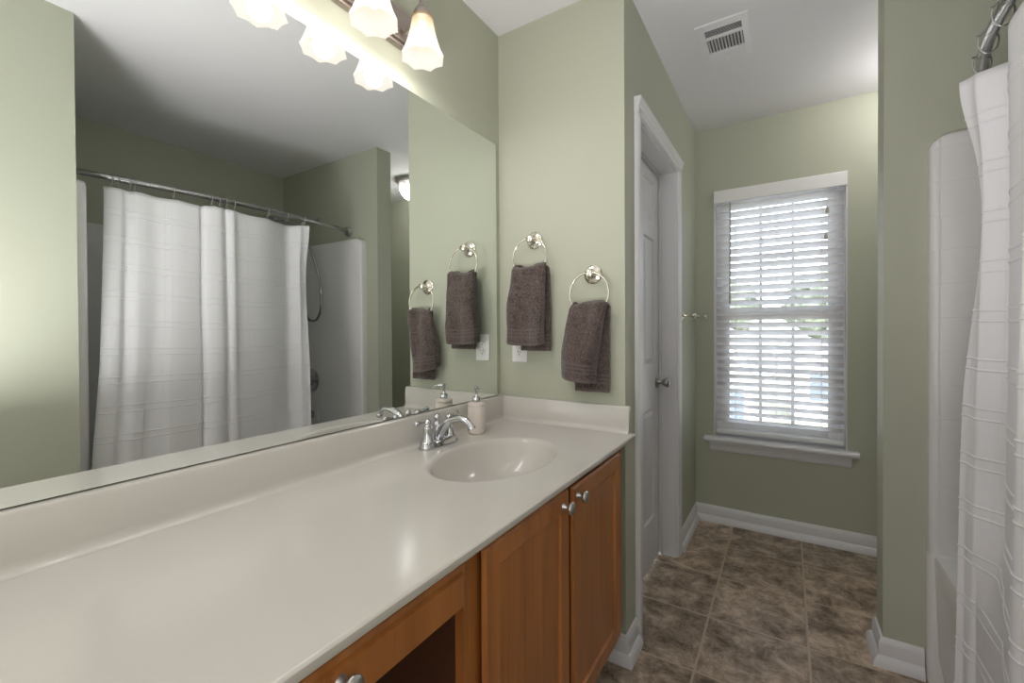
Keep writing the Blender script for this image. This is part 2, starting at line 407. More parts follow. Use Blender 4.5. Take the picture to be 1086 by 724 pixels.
# baseboards: board with eased top plus shoe moulding; outline (distance from wall, height)
BP = [(0, 0), (.030, 0), (.030, .010), (.026, .024), (.018, .034), (.013, .038), (.013, .078), (.010, .088), (.006, .096), (0, .098)]
def bb(name, polys):
    # each polyline runs with the room on its left; the profile is mitred at the corners
    m = MB()
    for P in polys:
        P = [Vector((*p, 0)) for p in P]; b = bmesh.new(); R_ = []
        for i in range(len(P)):
            d0 = (P[i]-P[i-1]).normalized() if i else (P[1]-P[0]).normalized()
            d1 = (P[i+1]-P[i]).normalized() if i < len(P)-1 else d0
            n0 = Vector((-d0.y, d0.x, 0)); n1 = Vector((-d1.y, d1.x, 0)); mm = (n0+n1).normalized(); mm = mm/mm.dot(n0)
            R_.append([b.verts.new(P[i]+mm*u+Vector((0, 0, z))) for u, z in BP])
        k = len(BP)
        for A, B in zip(R_, R_[1:]):
            for q in range(k): b.faces.new((A[q], A[(q+1) % k], B[(q+1) % k], B[q]))
        b.faces.new(R_[0]); b.faces.new(R_[-1]); bmesh.ops.recalc_face_normals(b, faces=b.faces); m.add(b)
    struct(name, 'trim', m, smooth=40)
bb('baseboard_door_wall', [[(XD, 1.658), (XD, YT), (.30, YT)], [(XD+.0, YW-.03), (XD, 2.457)]])
bb('baseboard_window', [[(XB, YW), (XD, YW)]])
bb('baseboard_partition', [[(1.425, Y1), (XP, Y1), (XP, Y2), (XB, Y2)]])
bb('baseboard_right', [[(XP, YN), (XP, YB)][::-1], [(XB, Y2), (XB, YW)]])

# ------------------------------------------------------------------ closet door, casing
LX = .448   # face of the door leaf
def flat_panel_door(m, x, y0, y1, z0, z1, th, panels, sgn=1, frame=.0):
    # slab with sunk, raised-field panels on the face at x (towards +x); panels: (ya, yb, za, zb)
    ys = sorted({y0, y1} | {p[0] for p in panels} | {p[1] for p in panels}); zs = sorted({z0, z1} | {p[2] for p in panels} | {p[3] for p in panels})
    b = bmesh.new()
    def q(pts): 
        b.faces.new([b.verts.new(p) for p in pts])
    for i in range(len(ys)-1):
        for j in range(len(zs)-1):
            a0, a1, c0, c1 = ys[i], ys[i+1], zs[j], zs[j+1]
            if any(p[0] <= a0+1e-6 and a1 <= p[1]+1e-6 and p[2] <= c0+1e-6 and c1 <= p[3]+1e-6 for p in panels): continue
            q([(x, a0, c0), (x, a1, c0), (x, a1, c1), (x, a0, c1)])
    for ya, yb, za, zb in panels:
        steps = [(0, 0), (.004, -.003), (.009, -.009), (.016, -.009), (.034, -.003)]
        if frame: steps = frame
        for (i0, d0), (i1, d1) in zip(steps, steps[1:]):
            A = [(ya+i0, za+i0), (yb-i0, za+i0), (yb-i0, zb-i0), (ya+i0, zb-i0)]; B = [(ya+i1, za+i1), (yb-i1, za+i1), (yb-i1, zb-i1), (ya+i1, zb-i1)]
            for k in range(4):
                l = (k+1) % 4
                q([(x+d0, *A[k]), (x+d0, *A[l]), (x+d1, *B[l]), (x+d1, *B[k])])
        i1, d1 = steps[-1]
        q([(x+d1, ya+i1, za+i1), (x+d1, yb-i1, za+i1), (x+d1, yb-i1, zb-i1), (x+d1, ya+i1, zb-i1)])
    xb = x-th
    q([(xb, y0, z0), (xb, y0, z1), (xb, y1, z1), (xb, y1, z0)])
    q([(xb, y0, z0), (xb, y1, z0), (x, y1, z0), (x, y0, z0)]); q([(xb, y0, z1), (x, y0, z1), (x, y1, z1), (xb, y1, z1)])
    q([(xb, y0, z0), (x, y0, z0), (x, y0, z1), (xb, y0, z1)]); q([(xb, y1, z0), (xb, y1, z1), (x, y1, z1), (x, y1, z0)])
    bmesh.ops.remove_doubles(b, verts=b.verts, dist=1e-5); bmesh.ops.recalc_face_normals(b, faces=b.faces)
    m.add(b); return m
root = thing('door_1', 'white six-panel closet door in the passage wall left of the window', 'door', (LX, 2.06, 0)); root['kind'] = 'structure'
pc = []
for (ya, yb) in ((DY0+.10, DY0+.30), (DY0+.385, DY0+.585)):
    pc += [(ya, yb, .24, .80), (ya, yb, 1.02, 1.66), (ya, yb, 1.74, 1.95)]
flat_panel_door(MB(), LX, DY0+.012, DY1-.012, .012, DZ-.018, .035, pc).build('leaf', 'door', root) if False else None
m_ = MB(); flat_panel_door(m_, LX, DY0+.016, DY1-.016, .012, DZ-.018, .03, pc); m_.build('leaf', 'door', root)
k = MB(); ky, kz = 2.335, .925
k.lathe([(0, 0), (.032, 0), (.033, .003), (.029, .008), (.013, .011), (.011, .016), (.0105, .030), (.016, .036), (.024, .044), (.0265, .054), (.024, .062), (.014, .067), (0, .068)], (LX+.0003, ky, kz), 'x', 28)
k.build('knob', 'nickel', root, smooth=50)
# jamb lining, stop and casing
j = MB(); j.box(XD-T, XD, DY0, DY0+.014, 0, DZ-.014).box(XD-T, XD, DY1-.014, DY1, 0, DZ-.014).box(XD-T, XD, DY0, DY1, DZ-.014, DZ)
j.box(LX+.002, LX+.014, DY0+.014, DY0+.026, 0, DZ-.014).box(LX+.002, LX+.014, DY1-.026, DY1-.014, 0, DZ-.014).box(LX+.002, LX+.014, DY0+.026, DY1-.026, DZ-.026, DZ-.014)
struct('trim_1', 'trim', j)
def casing_prof(): return [(0, 0), (.008, 0), (.011, .004), (.013, .012), (.016, .020), (.018, .034), (.018, .050), (.015, .056), (.010, .060), (0, .060)]
c = MB(); cp = casing_prof()
c.prism([(XD+u, DY0+.004-v) for u, v in cp], 'z', 0, DZ+.006)
c.prism([(XD+u, DY1-.004+v) for u, v in cp], 'z', 0, DZ+.006)
c.prism([(XD+u, DZ-.006+v) for u, v in [(0, 0), (.016, 0), (.018, .004), (.018, .026), (.022, .028), (.022, .034), (.024, .042), (.026, .048), (.027, .050), (.027, .060), (0, .060)]], 'y', DY0-.058, DY1+.060)
struct('trim_2', 'trim', c)

# ------------------------------------------------------------------ window: frame, sashes, panes, blind, sill
wr = thing('window_1', 'white double-hung window with grilles behind the blind', 'window', (.973, YW+.09, WZ0)); wr['kind'] = 'structure'
f = MB(); y0, y1 = YW+.075, YW+.155
f.box(WX0, WX0+.035, y0, y1, WZ0, WZ1).box(WX1-.035, WX1, y0, y1, WZ0, WZ1).box(WX0+.035, WX1-.035, y0, y1, WZ0, WZ0+.04).box(WX0+.035, WX1-.035, y0, y1, WZ1-.03, WZ1)
f.build('frame', 'vinyl', wr)
def sash(x0, x1, z0, z1, ya, yb, nx, nz):
    s = MB(); t = .045
    s.box(x0, x0+t, ya, yb, z0, z1, .003).box(x1-t, x1, ya, yb, z0, z1, .003).box(x0+t, x1-t, ya, yb, z0, z0+t, .003).box(x0+t, x1-t, ya, yb, z1-t, z1, .003)
    for i in range(1, nx): x = x0+t+(x1-x0-2*t)*i/nx; s.box(x-.009, x+.009, ya+.012, yb-.012, z0+t, z1-t)
    for i in range(1, nz): z = z0+t+(z1-z0-2*t)*i/nz; s.box(x0+t, x1-t, ya+.012, yb-.012, z-.009, z+.009)
    o = s.build('sash', 'vinyl', wr)
    MB().box(x0+t, x1-t, (ya+yb)/2-.002, (ya+yb)/2+.002, z0+t, z1-t).build('pane', 'glass', o)
sash(WX0+.035, WX1-.035, 1.275, WZ1-.03, YW+.115, YW+.150, 3, 2)
sash(WX0+.035, WX1-.035, WZ0+.04, 1.32, YW+.078, YW+.113, 3, 2)
l = MB()
for x in (.84, 1.10): l.box(x-.02, x+.02, YW+.066, YW+.078, 1.316, 1.326, .002)
l.build('sash_lock', 'nickel', wr)
# drywall return lining
s = MB(); s.box(WX0, WX0+.006, YW, y0, WZ0, WZ1-.006).box(WX1-.006, WX1, YW, y0, WZ0, WZ1-.006).box(WX0, WX1, YW, y0, WZ1-.006, WZ1)
s.box(WX0, WX0+.003, YW-.004, YW, WZ0, WZ1)
struct('trim_3', 'trim', s)
sl = thing('window_sill', 'white moulded sill and apron under the window', 'window sill', (.973, YW, WZ0-.03)); sl['kind'] = 'structure'
s = MB(); s.prism([(YW+.075, WZ0-.028), (YW-.046, WZ0-.028), (YW-.052, WZ0-.022), (YW-.054, WZ0-.014), (YW-.052, WZ0-.006), (YW-.046, WZ0), (YW+.075, WZ0)], 'x', .590, 1.352)
s.build('stool', 'trim', sl)
s = MB(); s.prism([(YW, WZ0-.028), (YW-.034, WZ0-.028), (YW-.034, WZ0-.036), (YW-.024, WZ0-.050), (YW-.018, WZ0-.066), (YW-.016, WZ0-.078), (YW-.008, WZ0-.090), (YW, WZ0-.092)], 'x', .620, 1.322)
s.build('apron', 'trim', sl)
# blind
bl = thing('window_blind', 'white two-inch slat blind hanging in the window', 'window blind', (.973, YW+.03, WZ0))
v = MB(); v.prism([(YW-.022, 1.972), (YW-.018, 1.968), (YW-.008, 1.968), (YW-.008, WZ1-.004), (YW-.018, WZ1-.004), (YW-.022, WZ1-.010)], 'x', WX0+.004, WX1-.002)
v.box(WX0+.004, WX0+.009, YW-.008, YW+.03, 1.968, WZ1-.004).box(WX1-.009, WX1-.004, YW-.008, YW+.03, 1.968, WZ1-.004)
v.build('valance', 'plastic', bl)
MB().box(WX0+.010, WX1-.010, YW+.008, YW+.062, 2.0, WZ1-.008).build('headrail', 'plastic', bl)
yc = YW+.036; tilt = math.radians(37); pitch = .0452; nsl = 30; zt = 1.945
first = None
for i in range(nsl):
    z = zt - i*pitch
    if z < .615: break
    dy, dz = .0245*math.cos(tilt), .0245*math.sin(tilt); ny, nz = math.sin(tilt), math.cos(tilt)
    s = MB(); pr = []
    for t_ in (-1, -.5, 0, .5, 1):
        cam = .0022*(1-t_*t_); pr.append((yc+t_*dy+ny*(cam+.0013), z-t_*dz+nz*(cam+.0013)))
    for t_ in (1, .5, 0, -.5, -1):
        cam = .0022*(1-t_*t_); pr.append((yc+t_*dy+ny*(cam-.0013), z-t_*dz+nz*(cam-.0013)))
    s.prism(pr, 'x', WX0+.012, WX1-.012); s.build('slat', 'blind', bl)
MB().box(WX0+.011, WX1-.011, yc-.026, yc+.026, WZ0+.022, WZ0+.044, .004).build('bottom_rail', 'plastic', bl)
for x in (.762, .972, 1.19):
    c = MB()
    for yy in (yc-.0262, yc+.0262): c.tube([(x, yy, 2.0), (x, yy, WZ0+.04)], .0009, 6)
    c.build('ladder_cord', 'plastic', bl)
c = MB(); c.tube([(.733, YW-.001, 1.972), (.731, YW-.002, 1.40)], .0042, 8); c.lathe([(0, 0), (.006, .001), (.006, .05), (.0045, .056), (0, .057)], (.731, YW-.002, 1.352)); c.build('tilt_wand', 'beige', bl, smooth=40)
c = MB(); c.tube([(1.214, YW-.003, 1.975), (1.214, YW-.003, 1.87)], .0011, 6); c.tube([(1.209, YW-.003, 1.975), (1.208, YW-.003, 1.72)], .0011, 6); c.build('pull_cord', 'plastic', bl)
for (x, z) in ((1.214, 1.835), (1.208, 1.690)):
    MB().lathe([(0, 0), (.0085, .001), (.009, .008), (.006, .028), (.004, .036), (0, .037)], (x, YW-.003, z)).build('tassel', 'beige', bl, smooth=40)

# ------------------------------------------------------------------ world beyond the window
GZ = -3.0
g = MB().box(-60, 60, 6, 140, GZ-.2, GZ).build('ground_outside', 'lawn', kind='structure')
def house(name, label, x0, x1, y0, y1, wall_h, ridge, wins):
    r = thing(name, label, 'house', ((x0+x1)/2, (y0+y1)/2, GZ)); b0 = GZ
    w = MB(); xm = (x0+x1)/2
    w.prism([(x0, b0), (x1, b0), (x1, b0+wall_h), (xm, b0+ridge), (x0, b0+wall_h)], 'y', y0, y1)
    for k in range(int(wall_h/.2)): w.box(x0-.012, x1+.012, y0-.012, y0+.01, b0+k*.2, b0+k*.2+.15)
    w.build('wall', 'siding', r)
    rf = MB(); e = .35; sl_ = (ridge-wall_h)/(xm-x0)
    rf.prism([(x0-e, b0+wall_h-e*sl_), (xm, b0+ridge), (x1+e, b0+wall_h-e*sl_), (x1+e, b0+wall_h-e*sl_+.16), (xm, b0+ridge+.18), (x0-e, b0+wall_h-e*sl_+.16)], 'y', y0-.3, y1+.3)
    rf.build('roof', 'roof', r)
    t = MB(); t.prism([(x0-e, b0+wall_h-e*sl_-.12), (xm, b0+ridge-.12), (x1+e, b0+wall_h-e*sl_-.12), (x1+e, b0+wall_h-e*sl_+.10), (xm, b0+ridge+.12), (x0-e, b0+wall_h-e*sl_+.10)], 'y', y0-.36, y0-.30)
    t.build('rake_board', 'vinyl', r)
    for (wx, wz, ww, wh) in wins:
        f_ = MB().box(wx-.08, wx+ww+.08, y0-.05, y0-.01, b0+wz-.08, b0+wz+wh+.08).build('window', 'vinyl', r)
        MB().box(wx, wx+ww, y0-.07, y0-.04, b0+wz, b0+wz+wh).build('pane', 'winglass', f_)
house('neighbour_house', 'beige sided gabled house seen through the left of the blind', -8.2, .4, 14, 22, 3.0, 6.0, [(-1.6, 1.3, .7, 1.2), (-.6, 1.3, .6, 1.2), (-3.2, 1.2, .9, 1.4)])
house('neighbour_house', 'farther beige house seen through the right of the blind', 1.2, 11.5, 24, 33, 2.6, 4.6, [(1.9, .9, .9, 1.2), (3.6, .9, .9, 1.2)])
def tree(x, y, h, r, lab):
    t = thing('tree', lab, 'tree', (x, y, GZ), 'trees beyond the neighbouring houses')
    MB().tube([(x, y, GZ), (x+.1, y, GZ+h*.5), (x, y, GZ+h*.8)], [.25, .16, .06], 8).build('trunk', 'bark', t)
    c = MB(); rnd = random.Random(int(x*10+y))
    for _ in range(26):
        b = bmesh.new(); bmesh.ops.create_icosphere(b, subdivisions=3, radius=1)
        rr = r*rnd.uniform(.3, .5)
        p = Vector((rnd.gauss(0, r*.42), rnd.gauss(0, r*.4), rnd.gauss(0, r*.30)))
        for vv in b.verts: vv.co *= rr*(1+.28*noise.noise(vv.co*3.5+p*5)+.16*noise.noise(vv.co*9+p))
        c.add(b, Matrix.Translation(Vector((x, y, GZ+h-r*.6))+p))
    c.build('crown', 'leaf', t)
tl_ = ['leafy tree behind the left neighbouring house, leftmost in the window', 'leafy tree showing above the neighbouring house roofs, left of the window middle', 'leafy tree behind the farther house, right of the window middle', 'tall leafy tree at the far right behind the farther house']
for i, (x, y, h, r) in enumerate([(-13, 44, 6.4, 3), (-4, 48, 7.2, 3.2), (4.5, 43, 7.4, 3.0), (13, 48, 7.6, 3.4)]):
    tree(x, y, h, r, tl_[i])

# ------------------------------------------------------------------ mirror
mr = thing('wall_mirror', 'large frameless mirror on the wall above the long countertop', 'mirror', (-.006, .5, .928))
MB().box(-.0057, -.002, -.62, 1.511, .9285, 1.9735).build('backing', 'dark', mr)
MB().box(-.002, 0, -.6185, 1.5095, .930, 1.972).build('mirror_glass', 'mirror', mr)

# ------------------------------------------------------------------ countertop with integral sink
ZC = .83; XF = .572
ct = thing('vanity_countertop', 'cream cultured marble countertop with integral oval sink', 'countertop', (.28, .5, ZC-.024))
SC = (.300, 1.06); SA, SB = .160, .230
X0, X1_, YA, YBk = -.0055, .564, .72, YT
t = MB(); b = bmesh.new(); N = 96
def bpt(a):
    dx, dy = SA*math.cos(a), SB*math.sin(a); k = 1e9
    if dx > 1e-9: k = min(k, (X1_-SC[0])/dx)
    if dx < -1e-9: k = min(k, (X0-SC[0])/dx)
    if dy > 1e-9: k = min(k, (YBk-SC[1])/dy)
    if dy < -1e-9: k = min(k, (YA-SC[1])/dy)
    return SC[0]+dx*k, SC[1]+dy*k
angs = [2*PI*i/N for i in range(N)]
for cxn, cyn in ((X1_, YBk), (X0, YBk), (X0, YA), (X1_, YA)):
    a = math.atan2((cyn-SC[1])/SB, (cxn-SC[0])/SA) % (2*PI); i = min(range(N), key=lambda q: abs(angs[q]-a)); angs[i] = a
inner = [b.verts.new((SC[0]+SA*1.06*math.cos(a), SC[1]+SB*1.045*math.sin(a), ZC)) for a in angs]
outer = [b.verts.new((*bpt(a), ZC)) for a in angs]
for i in range(N): k_ = (i+1) % N; b.faces.new((inner[i], inner[k_], outer[k_], outer[i]))
p = [b.verts.new(q) for q in ((X0, -.62, ZC), (X1_, -.62, ZC), (X1_, YA, ZC), (X0, YA, ZC))]; b.faces.new(p)
bmesh.ops.recalc_face_normals(b, faces=b.faces)
for fc in b.faces:
    if fc.normal.z < 0: fc.normal_flip()
t.add(b)
t.prism([(X1_, ZC), (X1_+.0035, ZC-.0008), (X1_+.006, ZC-.0035), (X1_+.0065, ZC-.0145), (X1_+.005, ZC-.0165), (X1_-.04, ZC-.0165), (X1_-.04, ZC-.0005)], 'y', -.62, YT)
t.build('slab', 'counter', ct, smooth=40)
# bowl
b = bmesh.new(); prof = [(1.06, 0), (1.035, -.0004), (1.01, -.0018), (.985, -.006), (.965, -.013), (.94, -.026), (.90, -.045), (.83, -.070), (.72, -.095), (.58, -.114), (.42, -.125), (.26, -.131), (.13, -.134)]
rings = []
for r, z in prof:
    ry = r if r < 1.05 else 1.045
    rings.append([b.verts.new((SC[0]+SA*r*math.cos(a), SC[1]+SB*ry*math.sin(a), ZC+z)) for a in angs])
for A, B in zip(rings, rings[1:]):
    for i in range(N): k_ = (i+1) % N; b.faces.new((A[i], B[i], B[k_], A[k_]))
b.faces.new(rings[-1])
bmesh.ops.recalc_face_normals(b, faces=b.faces)
if sum(f_.normal.z for f_ in b.faces) < 0:
    for f_ in b.faces: f_.normal_flip()
t = MB(); t.add(b); t.build('sink_bowl', 'counter', ct, smooth=60)
t = MB(); t.lathe([(0, .002), (.020, .002), (.024, .001), (.026, -.002), (.026, -.006), (0, -.006)], (SC[0], SC[1], ZC-.131), 'z', 32); t.build('drain', 'chrome', ct, smooth=40)
# back splash (coved) and side splash
t = MB(); t.prism([(X0, ZC), (.034, ZC+.0002), (.026, ZC+.003), (.0215, ZC+.010), (.020, ZC+.020), (.019, .920), (.016, .925), (.010, .9265), (X0, .9265)], 'y', -.62, YT)
t.build('backsplash', 'counter', ct, smooth=40)
t = MB(); t.prism([(YT, ZC), (YT-.030, ZC+.0002), (YT-.024, ZC+.003), (YT-.0205, ZC+.010), (YT-.019, ZC+.02), (YT-.018, .920), (YT-.015, .925), (YT-.009, .9265), (YT, .9265)], 'x', .020, .552)
t.build('side_splash', 'counter', ct, smooth=40)

# ------------------------------------------------------------------ faucet
fy = 1.065; fx = .072
fa = thing('sink_faucet', 'polished chrome two-handle centerset faucet behind the oval sink', 'faucet', (fx, fy, ZC))
def ellip(cx, cy, z, a, c, n=40, pw=2.6):
    o = []
    for i in range(n):
        t_ = 2*PI*i/n; ct_, st_ = math.cos(t_), math.sin(t_)
        o.append((cx+a*math.copysign(abs(ct_)**(2/pw), ct_), cy+c*math.copysign(abs(st_)**(2/pw), st_), z))
    return o
def loft(rings_, caps=True):
    b = bmesh.new(); R_ = [[b.verts.new(p) for p in r] for r in rings_]; n = len(R_[0])
    for A, B in zip(R_, R_[1:]):
        for i in range(n): b.faces.new((A[i], A[(i+1) % n], B[(i+1) % n], B[i]))
    if caps: b.faces.new(R_[0]); b.faces.new(R_[-1])
    bmesh.ops.recalc_face_normals(b, faces=b.faces); return b
m = MB(); m.add(loft([ellip(fx, fy, ZC+.0003+z, a, c) for z, a, c in ((0, .032, .083), (.006, .032, .083), (.007, .029, .080), (.018, .026, .077), (.019, .027, .078), (.023, .025, .076), (.025, .020, .070))]))
m.build('base', 'chrome', fa, smooth=45)
for sgn in (-1, 1):
    hy = fy+sgn*.051
    h = MB(); h.lathe([(0, 0), (.0225, 0), (.0225, .004), (.019, .010), (.0165, .026), (.0145, .040), (.0155, .043), (.0155, .047), (.012, .051), (.0105, .056), (.0120, .062), (.0105, .068), (.006, .072), (0, .073)], (fx, hy, ZC+.020), 'z', 28)
    hub = h.build('handle', 'chrome', fa, smooth=50)
    d = Vector((-.05, sgn, .10 if sgn < 0 else .20)).normalized(); p0 = Vector((fx, hy, ZC+.020+.060))
    lv = MB(); lv.tube([p0+d*q for q in (0, .012, .022, .034, .044, .051, .055)], [.007, .0058, .0052, .0068, .0088, .0080, .002], 14)
    lv.build('lever', 'chrome', hub, smooth=60)
m = MB(); m.lathe([(0, 0), (.021, 0), (.020, .010), (.015, .030), (.012, .045), (.0125, .050), (.009, .055), (.008, .060), (.0105, .066), (.011, .072), (.008, .079), (0, .082)], (fx-.006, fy, ZC+.020), 'z', 28)
m.build('lift_knob_body', 'chrome', fa, smooth=50)
pts = catmull([(fx+.002, fy, ZC+.030), (fx+.018, fy, ZC+.058), (fx+.045, fy, ZC+.082), (fx+.080, fy, ZC+.094), (fx+.108, fy, ZC+.092), (fx+.128, fy, ZC+.079), (fx+.136, fy, ZC+.066)], 6)
m = MB(); m.tube(pts, [.0165-.0065*min(1, i/(len(pts)*.5)) + (.0022 if i > len(pts)-5 else 0) for i in range(len(pts))], 18); m.build('spout', 'chrome', fa, smooth=60)

# ------------------------------------------------------------------ soap dispenser
sx, sy = .077, 1.262
sd = thing('soap_dispenser', 'cream ceramic soap dispenser with chrome pump beside the faucet', 'soap dispenser', (sx, sy, ZC))
MB().lathe([(0, .0003), (.027, .0003), (.0305, .003), (.0318, .008), (.0322, .050), (.0318, .095), (.0300, .0985), (.0312, .101), (.0312, .107), (.029, .1105), (.018, .112), (0, .1125)], (sx, sy, ZC), 'z', 36).build('bottle', 'ceramic', sd, smooth=35)
pm = MB(); pm.lathe([(0, 0), (.0135, 0), (.0140, .001), (.0140, .0175), (.0125, .019), (.0065, .020), (.0058, .022), (.0058, .044), (.0068, .045), (.0068, .055), (.004, .057), (0, .057)], (sx, sy, ZC+.1115), 'z', 28)
zz = ZC+.1115+.050; pm.tube([(sx, sy, zz), (sx+.016, sy-.010, zz+.001), (sx+.029, sy-.018, zz-.002), (sx+.033, sy-.020, zz-.007)], [.0042, .0038, .0030, .0026], 12)
pm.build('pump', 'chrome', sd, smooth=45)

# ------------------------------------------------------------------ vanity cabinets
def knob(parent, x, y, z):
    MB().lathe([(0, 0), (.0085, 0), (.0075, .003), (.0052, .008), (.0050, .013), (.009, .0165), (.0145, .0185), (.0160, .0215), (.0150, .0255), (.010, .0285), (0, .0295)], (x+.0002, y, z), 'x', 24).build('knob', 'nickel', parent, smooth=50)
FX = .543
def cabinet_door(parent, y0, y1, z0, z1, ky, kz):
    m = MB(); st = .046
    fr = [(0, 0), (.003, -.0015), (.0045, -.005), (.007, -.0055), (.0085, -.009), (.011, -.0095)]
    flat_panel_door(m, FX+.0195, y0+.006, y1-.006, z0+.006, z1-.006, .012, [(y0+st, y1-st, z0+st, z1-st)], frame=fr)
    # stepped outer edge
    m.prism([(y0, z0), (y1, z0), (y1, z1), (y0, z1)], 'x', FX+.0095, FX+.0125)
    bk_ = MB().prism([(y0+.010, z0+.010), (y1-.010, z0+.010), (y1-.010, z1-.010), (y0+.010, z1-.010)], 'x', FX+.0004, FX+.0095)  # dark inset piece put in as the shadow gap around the door
    b = bmesh.new(); lo, hi = FX+.0125, FX+.0192
    A = [(lo, y0+.0015, z0+.0015), (lo, y1-.0015, z0+.0015), (lo, y1-.0015, z1-.0015), (lo, y0+.0015, z1-.0015)]
    B = [(hi, y0+.007, z0+.007), (hi, y1-.007, z0+.007), (hi, y1-.007, z1-.007), (hi, y0+.007, z1-.007)]
    a_ = [b.verts.new(p) for p in A]; b_ = [b.verts.new(p) for p in B]
    for i in range(4): b.faces.new((a_[i], a_[(i+1) % 4], b_[(i+1) % 4], b_[i]))
    bmesh.ops.recalc_face_normals(b, faces=b.faces); m.add(b)
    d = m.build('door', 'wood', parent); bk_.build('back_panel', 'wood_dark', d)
    knob(d, FX+.0195, ky, kz); return d
ZK = .17
cb = thing('sink_base_cabinet', 'cinnamon-stained wooden sink cabinet with two knobbed doors', 'cabinet', (.27, 1.0, 0))
m = MB(); top = .8133
m.box(.02, FX-.019, .604, .620, ZK, top).box(.02, FX-.019, 1.452, 1.468, ZK, top).box(.02, FX-.019, .620, 1.452, ZK, ZK+.016).box(.02, .03, .620, 1.452, ZK+.016, top-.2)
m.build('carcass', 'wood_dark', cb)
m = MB(); x0, x1 = FX-.019, FX
m.box(x0, x1, .600, .650, ZK, top).box(x0, x1, .990, 1.040, ZK+.03, .786).box(x0, x1, 1.395, 1.470, ZK, top).box(x0, x1, .650, 1.395, .786, top).box(x0, x1, .650, 1.395, ZK, ZK+.03)
m.build('face_frame', 'wood', cb)
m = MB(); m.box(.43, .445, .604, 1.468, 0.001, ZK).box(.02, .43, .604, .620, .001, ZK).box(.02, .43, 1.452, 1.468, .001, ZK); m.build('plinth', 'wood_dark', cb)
cabinet_door(cb, .640, 1.004, .188, .803, .966, .768)
cabinet_door(cb, 1.024, 1.402, .188, .795, 1.052, .768)
# apron drawer over the knee space
dr = thing('vanity_apron', 'wooden vanity apron with one drawer over the open knee space', 'cabinet', (.27, .25, .70))
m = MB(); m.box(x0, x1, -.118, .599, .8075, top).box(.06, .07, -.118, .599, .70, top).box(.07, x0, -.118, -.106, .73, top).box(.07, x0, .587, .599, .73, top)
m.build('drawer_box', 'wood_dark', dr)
m = MB(); a0, a1, c0, c1 = -.10, .592, .729, .801
m.prism([(a0, c0), (a1, c0), (a1, c1), (a0, c1)], 'x', FX-.018, FX+.008)
b = bmesh.new(); lo, hi = FX+.008, FX+.0195
rr = []
for xx, i_ in ((lo, .0), (FX+.0115, .002), (FX+.0125, .011), (hi, .014)):
    rr.append([(xx, a0+i_, c0+i_*.35), (xx, a1-i_, c0+i_*.35), (xx, a1-i_, c1-i_), (xx, a0+i_, c1-i_)])
m.add(loft(rr)); df = m.build('drawer_front', 'wood', dr)
knob(df, FX+.0195, .336, .772)
# left cabinet unit of the vanity (beyond the knee space)
lc = thing('vanity_side_cabinet', 'wooden vanity cabinet on the near side of the knee space', 'cabinet', (.27, -.35, 0))
m = MB(); m.box(.02, FX-.019, -.60, -.121, ZK, top); m.build('carcass', 'wood', lc)
m = MB(); m.box(x0, x1, -.60, -.55, ZK, top).box(x0, x1, -.171, -.121, ZK, top).box(x0, x1, -.55, -.171, .786, top).box(x0, x1, -.55, -.171, ZK, ZK+.03); m.build('face_frame', 'wood', lc)
MB().box(.02, .445, -.60, -.121, .001, ZK).build('plinth', 'wood_dark', lc)
cabinet_door(lc, -.565, -.156, .188, .806, -.20, .768)

# ------------------------------------------------------------------ towel rings and towels
def ring_fixture(cx, cz, label):
    r = thing('towel_ring', label, 'towel ring', (cx, YT, cz), 'towel rings on the end wall')
    MB().lathe([(u_*1.27, v_) for u_, v_ in [(0, 0), (.0265, 0), (.0275, .003), (.025, .0055), (.0215, .007), (.0205, .010), (.017, .0115), (.013, .014), (.0095, .018), (.0085, .026), (.0085, .034), (.0105, .037), (.0115, .043), (.0105, .049), (.006, .052), (0, .0525)]], (cx, YT-.0003, cz), (0, -1, 0), 36).build('wall_plate', 'warmnickel', r, smooth=40)
    R_ = .0755; yc_ = YT-.046
    pts = [(cx+R_*math.sin(2*PI*i/64), yc_+.004*math.cos(2*PI*i/64), cz-.0755+R_*math.cos(2*PI*i/64)+.003) for i in range(64)]
    MB().tube(pts, .0037, 10, True).build('ring', 'warmnickel', r, smooth=60)
    return r
ring_fixture(.166, 1.560, 'polished nickel towel ring beside the mirror')
ring_fixture(.415, 1.406, 'polished nickel towel ring nearer the wall corner')
YR = YT-.046
def lerp(a, b, t): return a+(b-a)*t
